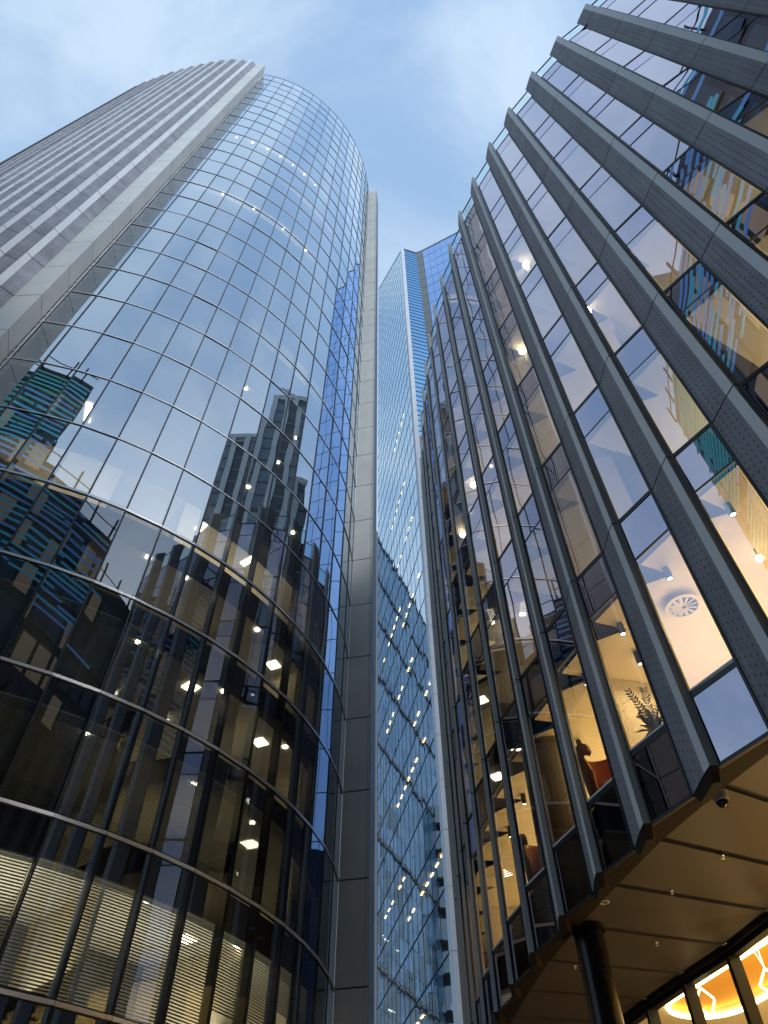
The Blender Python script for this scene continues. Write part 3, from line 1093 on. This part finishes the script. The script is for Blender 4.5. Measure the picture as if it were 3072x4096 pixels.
def wing_chair(az, d, label, rz):
    x, y = math.sin(R(az)) * d, math.cos(R(az)) * d
    z = HC + 6.53
    t = thing('wing_chair', label, 'armchair', (x, y, z), 'orange leather wing chairs beside the first floor windows')
    c = Vector((x, y, z))
    u = Vector((math.cos(rz), math.sin(rz), 0))      # right
    f = Vector((-math.sin(rz), math.cos(rz), 0))     # towards the front of the seat
    def W(a, b, h):
        return c + u * a + f * b + Vector((0, 0, h))
    def shell(prof, y0, name):
        pass
    # back shell: grid in angle and height, thick leather
    mb = MB()
    NA_, NH = 20, 10
    def pt(i, j, off):
        ph = R(-112) + R(224) * i / NA_
        k = abs(ph) / R(112)
        top = 1.24 - .06 * k if k < .55 else (1.21 - 0.62 * ((k - .55) / .45) ** 1.2)
        h = .22 + (top - .22) * j / NH
        rr_ = .36 + off + .03 * math.sin(j / NH * math.pi)
        lean = -.13 * (h - .2) * math.cos(ph) ** 2
        return W(rr_ * math.sin(ph), -.9 * rr_ * math.cos(ph) + lean + .08, h)
    for i in range(NA_):
        for j in range(NH):
            mb.face([pt(i, j, 0.045), pt(i + 1, j, 0.045), pt(i + 1, j + 1, 0.045), pt(i, j + 1, 0.045)], 0, smooth=True)
            mb.face([pt(i, j + 1, 0), pt(i + 1, j + 1, 0), pt(i + 1, j, 0), pt(i, j, 0)], 0, smooth=True)
        mb.face([pt(i, NH, .045), pt(i + 1, NH, .045), pt(i + 1, NH, 0), pt(i, NH, 0)], 0, smooth=True)
        mb.face([pt(i, 0, 0), pt(i + 1, 0, 0), pt(i + 1, 0, .045), pt(i, 0, .045)], 0)
    for i in (0, NA_):
        for j in range(NH):
            mb.face([pt(i, j, 0), pt(i, j, .045), pt(i, j + 1, .045), pt(i, j + 1, 0)], 0)
    mb.build('back_shell', M_leather, t, merge=True)
    # head wings that curl forward at the top, leaving the gap above the arms
    for s_ in (-1, 1):
        mb = MB()
        prof = [(-.14, 1.24), (.02, 1.25), (.15, 1.20), (.24, 1.08), (.27, .95), (.21, .93), (.15, 1.0), (.06, 1.03), (-.05, .96), (-.14, .8)]
        for (o0, o1) in ((.37, .43),):
            front = [W(s_ * o0, p[0], p[1]) for p in prof]
            bk_ = [W(s_ * o1, p[0], p[1]) for p in prof]
            mb.face(front, 0)
            mb.face(bk_[::-1], 0)
            for i in range(len(prof)):
                k = (i + 1) % len(prof)
                mb.face([front[i], front[k], bk_[k], bk_[i]], 0, smooth=True)
        o = mb.build('head_wing', M_leather, t, merge=True)
        md = o.modifiers.new('bevel', 'BEVEL')
        md.width = .018
        md.segments = 2
    mb = MB()
    mb.lathe([(0, .30), (.30, .30), (.335, .36), (.33, .44), (.26, .48), (0, .49)], W(0, .05, 0), 24, 0)
    mb.build('seat_cushion', M_leather, t)
    mb = MB()
    for a, b in ((-.25, -.2), (.25, -.2), (.25, .3), (-.25, .3)):
        mb.tube([W(a * .8, b * .8, .3), W(a, b, 0)], [.02, .012], 8, 0)
    mb.build('leg_frame', M_black, t)
wing_chair(18.55, 12.75, 'orange leather wing chair nearest the viewer, behind the window left of the potted plant', R(200))
wing_chair(12.25, 15.8, 'smaller orange leather wing chair farther off, seen low between two fins', R(190))

# potted plant on the first floor sill
az_, d_ = 23.7, 11.45
px_, py_ = math.sin(R(az_)) * d_, math.cos(R(az_)) * d_
pz = HC + 6.55
pl = thing('potted_plant', 'bushy leafy plant in a terracotta pot behind the pink lit first floor window', 'plant', (px_, py_, pz))
mb = MB()
mb.lathe([(.0, 0), (.13, 0), (.17, .42), (.185, .44), (.185, .48), (.16, .48), (.15, .40), (0, .40)], (px_, py_, pz), 24, 0)
mb.build('pot', M_pot, pl)
rnd = random.Random(3)
st, lf = MB(), MB()
for i in range(15):
    a = rnd.uniform(0, 2 * math.pi)
    sp_ = rnd.uniform(.15, .70)
    hh = rnd.uniform(.5, 1.1) * (1.15 - sp_ * .5)
    pts_ = []
    for q in range(9):
        u = q / 8
        pts_.append(Vector((px_ + math.cos(a) * sp_ * u ** 1.5, py_ + math.sin(a) * sp_ * u ** 1.5, pz + .42 + hh * (u - .18 * u * u))))
    st.tube(pts_, [.009 * (1 - .6 * q / 8) for q in range(9)], 5, 0)
    for q in range(2, 9):
        for sd_ in (-1, 1):
            for rep in (0, .5):
                if q == 8 and rep:
                    continue
                p = pts_[q].lerp(pts_[min(q + 1, 8)], rep)
                dr_ = (pts_[min(q + 1, 8)] - pts_[q - 1]).normalized()
                side = dr_.cross(Vector((0, 0, 1)))
                if side.length < .1:
                    side = Vector((1, 0, 0))
                side = side.normalized() * sd_
                ax = (side + dr_ * .7 + Vector((0, 0, rnd.uniform(-.15, .25)))).normalized()
                L_ = rnd.uniform(.09, .125) * (1.1 - .3 * q / 8)
                wd = ax.cross(dr_)
                if wd.length < .1:
                    wd = Vector((0, 0, 1))
                wd = (wd.normalized() * .4 + dr_ * .6).normalized() * L_ * .24
                lf.face([p, p + ax * L_ * .35 + wd, p + ax * L_ * .8 + wd * .7, p + ax * L_, p + ax * L_ * .8 - wd * .7, p + ax * L_ * .35 - wd], 0)
st.build('stem', M_stem, pl)
lf.build('foliage', M_leaf, pl)

# ================================================================== faceted glass tower in the gap
TZ = HC + 153.5
sky_t = thing('faceted_glass_tower', 'distant pale blue faceted glass skyscraper with a white corner column, between the two near buildings', 'skyscraper', (6, 52, 0))
cL, pk, cR, lR, kR = Vector((3.98, 50.85)), Vector((4.15, 50.35)), Vector((4.75, 50.6)), Vector((7.40, 51.4)), Vector((8.65, 51.0))
Lend = Vector((-1.0, 75.0))
Rend = kR + Vector((4.7, -2.4)).normalized() * 23.0
def ztop_left(u):
    return TZ - .6 + 41.4 * u          # the roof edge climbs towards the far end (u = 0 at the corner)
# left face, narrow panes
rnd = random.Random(11)
def facet_face(name, a, b, nb, n_rows, z_top, storey, glass, line, sp=.0045, vis_rows=0, lw=.05, bar_w=.03):
    t = (b - a)
    L = t.length
    t.normalize()
    n = Vector((t.y, -t.x))
    if n.dot(a) > 0:
        n = -n
    w_ = L / nb
    mb, fr = MB(), MB()
    for r in range(n_rows):
        z1 = z_top - r * storey
        z0 = z1 - storey
        for i in range(nb):
            ga, gb = rnd.gauss(0, sp * 1.6), rnd.gauss(0, sp)
            q = []
            for u, su in ((i * w_, -1), ((i + 1) * w_, 1)):
                for z, sv in ((z0, -1), (z1, 1)):
                    P = a + t * u + n * (su * w_ / 2 * ga + sv * storey / 2 * gb)
                    q.append((P.x, P.y, z))
            mb.face([q[0], q[2], q[3], q[1]], 0)
        P0, P1_ = a + n * lw, b + n * lw
        fr.prism([tuple(P0), tuple(P1_), tuple(b - n * .05), tuple(a - n * .05)], z1 - .04, z1 + .04, 0)
    for i in range(nb + 1):
        P = a + t * (i * w_)
        fr.box((P.x, P.y, z_top - n_rows * storey / 2), (bar_w, .09, n_rows * storey), 0, math.atan2(t.y, t.x))
    o1 = mb.build(name, glass, sky_t)
    fr.build('glazing_bars', line, o1)
    return n
JZ = [4.0]
lt = (cL - Lend)
LL = lt.length
lt.normalize()
ln_ = Vector((lt.y, -lt.x))
if ln_.dot(cL) > 0:
    ln_ = -ln_
NBL = 15
hs = []
z = (HC + 70.03) % 4.0
while z < TZ + 45:
    hs.append(z)
    z += 4.0
hs = [0] + hs
mb, fr = MB(), MB()
for i in range(NBL):
    ua, ub = 1 - i / NBL, 1 - (i + 1) / NBL
    ta, tb = ztop_left(ua), ztop_left(ub)
    Pa, Pb = Lend + lt * (i * LL / NBL), Lend + lt * ((i + 1) * LL / NBL)
    for z0, z1 in zip(hs[:-1], hs[1:]):
        if z0 > max(ta, tb):
            break
        ga, gb = rnd.gauss(0, .0016), rnd.gauss(0, .0012)
        q = []
        for P, su, tz in ((Pa, -1, ta), (Pb, 1, tb)):
            for z, sv in ((z0, -1), (z1, 1)):
                zz_ = min(z, tz)
                X = P + ln_ * (su * .8 * ga + sv * 2 * gb)
                q.append((X.x, X.y, zz_))
        mb.face([q[0], q[2], q[3], q[1]], 0)
for z in hs[1:]:
    u0 = max(0, (z - TZ + .6) / 41.4)
    if u0 >= 1:
        break
    e = cL - lt * (LL * u0)
    fr.prism([tuple(Lend + ln_ * .03), tuple(e + ln_ * .03), tuple(e - ln_ * .02), tuple(Lend - ln_ * .02)], z - .05, z + .05, 0)
for i in range(NBL + 1):
    P = Lend + lt * (i * LL / NBL)
    zt_ = ztop_left(1 - i / NBL)
    fr.box((P.x, P.y, zt_ / 2), (.04, .03, zt_), 0, math.atan2(lt.y, lt.x))
o1 = mb.build('left_glazing', M_gl_blue, sky_t)
fr.build('glazing_bars', M_line2, o1)
facet_face('right_glazing', kR, Rend, 17, 37, TZ + .4, 4.1, M_gl_deep, M_line, .002, lw=.02)
mb = MB()
z = TZ - .5
# slotted face
t = (lR - cR)
mb.wall(tuple(cR), tuple(lR), 0, TZ + .3, 0)
o1 = mb.build('louvred_face', mat_glass('louvre_glass', (0.1, 0.2, 0.3), (0.42, 0.72, 1.0), .68, .3, .006, .6), sky_t)
mb = MB()
tt = t.normalized()
n = Vector((tt.y, -tt.x))
while z > 40:
    a_, b_ = cR + n * .05, lR + n * .05
    mb.prism([tuple(a_), tuple(b_), tuple(lR), tuple(cR)], z - .05, z + .05)
    z -= 1.36
mb.build('louvre_blade', M_line, o1)
# mesh panels
mb = MB()
zt = TZ + .6
z = zt
while z > 0:
    z0 = max(0, z - 4.1)
    mb.wall(tuple(lR), tuple(kR), z0 + .05, z - .05, 0)
    z -= 4.1
mb.wall((lR.x, lR.y + .05), (kR.x, kR.y + .05), 0, zt, 1)
mb.build('mesh_panels', [M_conc, M_black], sky_t)
# white corner column, panel per storey
mb = MB()
z = TZ
h0_ = HC + 1.384 * 50.6
zs = []
zz_ = h0_ % 4.0
while zz_ < TZ:
    zs.append(zz_)
    zz_ += 4.0
zs.append(TZ)
prev = 0
for z in zs:
    if z - prev > .1:
        mb.prism([tuple(cL + Vector((-.02, .0))), tuple(pk), tuple(cR), (cR.x, cR.y + .5), (cL.x, cL.y + .5)], prev + .02, z - .02)
    prev = z
mb.prism([(cL.x + .03, cL.y + .03), (pk.x, pk.y + .04), (cR.x - .03, cR.y + .04), (cR.x, cR.y + .4), (cL.x + .1, cL.y + .4)], 0, TZ - .1, 1)
mb.build('corner_column', [M_col_white, M_line], sky_t)
mb = MB()
mb.face([(*(Lend + ln_ * .1), TZ + 41.4), (*(Lend + ln_ * .1), TZ + 40.8), (*(cL + ln_ * .1), TZ - .6), (*(cL + ln_ * .1), TZ)], 0)
mb.face([(*(Lend + ln_ * .1), TZ + 40.8), (*(Lend - ln_ * .3), TZ + 40.8), (*(cL - ln_ * .3), TZ - .6), (*(cL + ln_ * .1), TZ - .6)], 0)
for a, b in ((cR, lR), (lR, kR), (kR, Rend)):
    t = (b - a).normalized()
    n = Vector((t.y, -t.x))
    if n.dot(a) > 0:
        n = -n
    mb.prism([tuple(a + n * .12), tuple(b + n * .12), tuple(b - n * .3), tuple(a - n * .3)], TZ + .4, TZ + 1.1)
mb.build('parapet', M_strip_l, sky_t)
mb = MB()
back = Vector((16, 84))
Rb = Rend + Vector((3, 14))
for q, d_ in ((Lend, .2), (cL, .2), (cR, .2), (lR, .2), (kR, .2), (Rend, .2)):
    pass
top = [(*cR, TZ + .4), (*lR, TZ + .4), (*kR, TZ + .4), (*Rend, TZ + .4), (*Rb, TZ + 8), (*back, TZ + 36), (*Lend, TZ + 40.8), (*cL, TZ - .6)]
cen = (8.0, 60.0, TZ + 14)
for i in range(len(top)):
    mb.face([top[i], top[(i + 1) % len(top)], cen], 0)
mb.prism([(Lend.x + 3.4, Lend.y - .4), (cL.x + 3.6, cL.y + 3.0), (kR.x + 1.5, kR.y + 2.5), (Rend.x - .6, Rend.y + 2.5), tuple(Rb), tuple(back)], 0, TZ - .4, 1)
mb.build('building_body', [M_clad2, M_bulk], sky_t)
# floors and ceiling lights just inside the left face
t, n, L = lt, ln_, LL
mb = MB()
rowl = [(4, 12), (5, 11), (6, 12), (8, 13), (9, 12), (11, 11), (12, 12), (14, 10), (15, 12), (17, 9), (18, 11)]
li = MB()
for z in hs[2:]:
    if z > TZ - 4:
        break
    mb.face([(*(Lend - n * .3), z - .4), (*(cL - n * .3), z - .4), (*(cL - n * 3), z - .4), (*(Lend - n * 3), z - .4)], 0)
mb.build('floor_slab', M_ceil, sky_t)
# one lamp per window bay along some of the storeys
zrow = {3: (0, 9), 4: (8, 13), 5: (1, 8), 7: (6, 13), 8: (0, 6), 10: (4, 11), 11: (9, 13), 13: (1, 9), 15: (7, 12), 16: (0, 6), 18: (5, 11), 21: (4, 9), 25: (5, 10)}
for r, (b0, b1) in zrow.items():
    for b in range(b0, b1 + 1):
        P = Lend + t * ((b + .5) * L / NBL) - n * .7
        if (b * 7 + r * 3) % 11 < 2:
            continue
        li.box((P.x, P.y, hs[r] - .45), (.75, .11, .03), 0, math.atan2(t.y, t.x))
li.build('ceiling_lights', mat('warm_ceiling_lamp', (1, 1, 1), .5, emit=(1.0, .78, .38), estr=15), sky_t)

# ================================================================== surroundings met in the reflections
def facade_block(name, label, cat, a, b, depth, h, mats, bay, build):
    o = thing(name, label, cat, (a[0], a[1], 0))
    build(o)
    return o
# (1) glass block mirrored low in the distant tower
a, b, H_ = Vector((-62.0, 156.0)), Vector((-9.0, 105.0)), HC + 134
blk = thing('banded_glass_block', 'pale glass block with dark floor bands mirrored in the lower distant tower', 'office building', (-32, 128, 0))
t = (b - a).normalized()
n = Vector((t.y, -t.x))
n_blk = n
mb = MB()
nb = int((b - a).length / 1.5)
bands = [HC + x for x in (134, 119.6, 107, 92, 76.5, 58.7, 39.6, 20)]
for i in range(nb):
    P, Q = a + t * (i * 1.5), a + t * ((i + 1) * 1.5)
    dz = .55 * (i % 2)
    z = 0
    while z < H_:
        z1 = min(H_, z + 4)
        off = rnd.uniform(-.03, .03)
        mb.wall(tuple(P + n * off), tuple(Q - n * off), z, z1 - .08, (1 if rnd.random() < .5 else 0) if rnd.random() < min(1, max(.12, (z - 22) / 45)) else 3)
        z = z1
mb.wall(tuple(a - n * .1), tuple(b - n * .1), 0, H_, 2)
mb.build('glazing', [mat('pale_glazing', (0.10, 0.20, 0.33), 0.2, 0.3), mat('pale_glazing_b', (0.16, 0.28, 0.41), 0.2, 0.3), M_clad2, mat('dark_teal_glazing', (0.035, 0.075, 0.09), .2)], blk)
for z in bands:
    mb = MB()
    mb.prism([tuple(a + n * .25), tuple(b + n * .25), tuple(b), tuple(a)], z - .75, z, 0)
    mb.prism([tuple(a + n * .27), tuple(b + n * .27), tuple(b), tuple(a)], z - .46, z - .34, 1)
    mb.build('dark_band', [M_black, mat('band_edge', (0.5, 0.42, 0.36), .5)], blk)
mb = MB()
mb.prism([tuple(a - n * .15), tuple(b - n * .15), tuple(b - n * 20), tuple(a - n * 20)], 0, H_ - .3)
mb.build('building_body', M_clad2, blk)
mb = MB()
for i in range(34):
    u = rnd.uniform(0, 1)
    P = a + (b - a) * u + n * .12
    z = HC + rnd.choice((12, 16, 24, 27, 31, 35, 44)) + rnd.uniform(-.4, .4)
    mb.box((P.x, P.y, z), (rnd.uniform(.8, 2.4), .08, .12), 0, math.atan2(t.y, t.x))
mb.build('lit_strips', mat('lit_strip', (1, 1, 1), .5, emit=(1, .95, .78), estr=1.2), blk)
# bay-window stack on the same side
bw = thing('bay_window_block', 'stack of white lit bay windows with dark undersides mirrored beside the white corner column', 'building', (-41, 135, 0))
bt = (b - a).normalized()
for i in range(13):
    z0 = HC + 8 + i * 5.55
    mb = MB()
    P = Vector((-39.0, 133.9)) + n_blk * .3
    prof = [P - bt * 2.6 - n_blk * .3, P - bt * 2.2 + n_blk * 1.6, P - bt * 1.2 + n_blk * 2.4, P + bt * 1.2 + n_blk * 2.4, P + bt * 2.2 + n_blk * 1.6, P + bt * 2.6 - n_blk * .3]
    mb.prism([tuple(p) for p in prof], z0, z0 + 3.7, 0, capmi=1)
    mb.prism([tuple(P + (p - P) * 1.03) for p in prof], z0 - .6, z0 - .01, 1)
    mb.build('bay_window', [mat('pale_bay', (0.72, 0.80, 0.86), .4) if i == 0 else bpy.data.materials['pale_bay'], M_black], bw)

# (2) white striped tower mirrored in the curved glass
wt = thing('striped_tower', 'white and black vertically striped tower mirrored in the curved glass', 'office tower', (52, 15, 0))
M_pil = mat('white_pilaster', (0.62, 0.62, 0.60), .6)
M_dkw = mat('dark_window_bay', (0.03, 0.035, 0.04), .15)
M_mdw = mat('grey_window_bay', (0.16, 0.20, 0.23), .15)
def striped(y0, y1, x, h, nm):
    mb = MB()
    y = y0
    i = 0
    while y < y1 - .1:
        wv = 1.05
        mb.prism([(x - .5, y), (x - .5, y + wv), (x, y + wv), (x, y)], 0, h, 0)
        yy = y + wv
        z = 0
        k = 1 if i % 3 == 1 else 2
        while z < h - 1:
            mb.wall((x - .05, yy), (x - .05, yy + 1.9), z, min(h, z + 3.5), k)
            mb.wall((x - .1, yy), (x - .1, yy + 1.9), z + 3.5, min(h, z + 3.9), 2 if k == 1 else 1)
            z += 3.9
        y += wv + 1.9
        i += 1
    mb.prism([(x - .55, y0), (x - .55, y), (x + 14, y), (x + 14, y0)], h, h + 1.3, 0)
    mb.prism([(x, y0), (x, y), (x + 14, y), (x + 14, y0)], 0, h, 0)
    mb.build(nm, [M_pil, M_dkw, M_mdw], wt)
striped(-7, 11, 52, HC + 124, 'lower_wing')
striped(12.5, 33.5, 51, HC + 136, 'tall_wing')
striped(35, 42, 53, HC + 113, 'side_wing')

# (3) LED-lit building behind the viewer
led = thing('led_clad_building', 'dark building with rows of turquoise and blue light bars mirrored in the curved glass', 'building', (-15, -8, 0))
mb = MB()
Y = -6.5
mb.prism([(-31, Y), (-13, Y), (-13, Y - 14), (-31, Y - 14)], 0, HC + 60, 0)
mb.prism([(-13, Y), (18, Y - 1.5), (18, Y - 14), (-13, Y - 14)], 0, HC + 48, 0)
mb.build('building_body', mat('dark_facade', (0.05, 0.045, 0.042), .35, var=.3, vscale=.4), led)
mb = MB()
for x in [i * 1.5 - 30 for i in range(32)]:
    mb.box((x, Y + .25 - max(0, (x + 13) * .048), HC + 13), (.28, .5, 36), 0)
mb.build('facade_ribs', mat('grey_rib', (0.17, 0.18, 0.19), .5), led)
LC = [mat('light_bar_green', (0, 0, 0), .5, emit=(0.10, 0.55, 0.60), estr=.45), mat('light_bar_cyan', (0, 0, 0), .5, emit=(0.10, 0.50, 0.75), estr=.55), mat('light_bar_blue', (0, 0, 0), .5, emit=(0.14, 0.36, 0.80), estr=.55)]
fw = MB()
for x in [i * 1.5 - 30.8 for i in range(32)]:
    for z in [HC + 32 + 3.6 * i for i in range(8)]:
        if z + 2.6 < HC + (59 if x < -13 else 47):
            y_ = Y + .06 - max(0, (x + 13) * .048)
            fw.face([(x, y_, z), (x, y_, z + 2.7), (x + 1.2, y_ - (.058 if x > -13 else 0), z + 2.7), (x + 1.2, y_ - (.058 if x > -13 else 0), z)], 1 if rnd.random() < .22 else 0)
fw.build('facade_windows', [mat('grey_blue_pane', (0.13, 0.17, 0.20), .3), mat('warm_lit_pane', (0.25, 0.2, 0.15), .4, emit=(1.0, .72, .42), estr=.22)], led)
bars = MB()
for r in range(32):
    z = HC + 37 + r * .70
    x = -30.6 + (r % 4) * .7
    while x < 3:
        ln = rnd.uniform(3, 12)
        hz = 59 if x < -13 else 47
        if x < -13 and z > HC + 47:
            ln = min(ln, -13.2 - x)
        if z < HC + hz and rnd.random() < .93:
            c = 0 if x < -24 + rnd.uniform(-3, 3) else (1 if rnd.random() < .55 else 2)
            bars.box((x + ln / 2, Y + .3 - max(0, (x + 13) * .048), z), (ln, .12, .15), c)
        x += ln + rnd.uniform(.08, .35)
bars.build('light_bars', LC, led)
mb = MB()
for x0, x1, zt in ((-31, -13, 60), (-13, 18, 48)):
    for x in [x0 + i * 2.4 for i in range(int((x1 - x0) / 2.4) + 1)]:
        mb.box((x, Y + .1 - max(0, (x + 13) * .048), HC + zt + 1.2), (.14, .14, 2.8), 0)
    mb.tube([(x0, Y + .1 - max(0, (x0 + 13) * .048), HC + zt + 1.3), (x1, Y + .1 - max(0, (x1 + 13) * .048), HC + zt + 1.3)], .05, 6, 0)
mb.build('roof_railing', M_black, led)
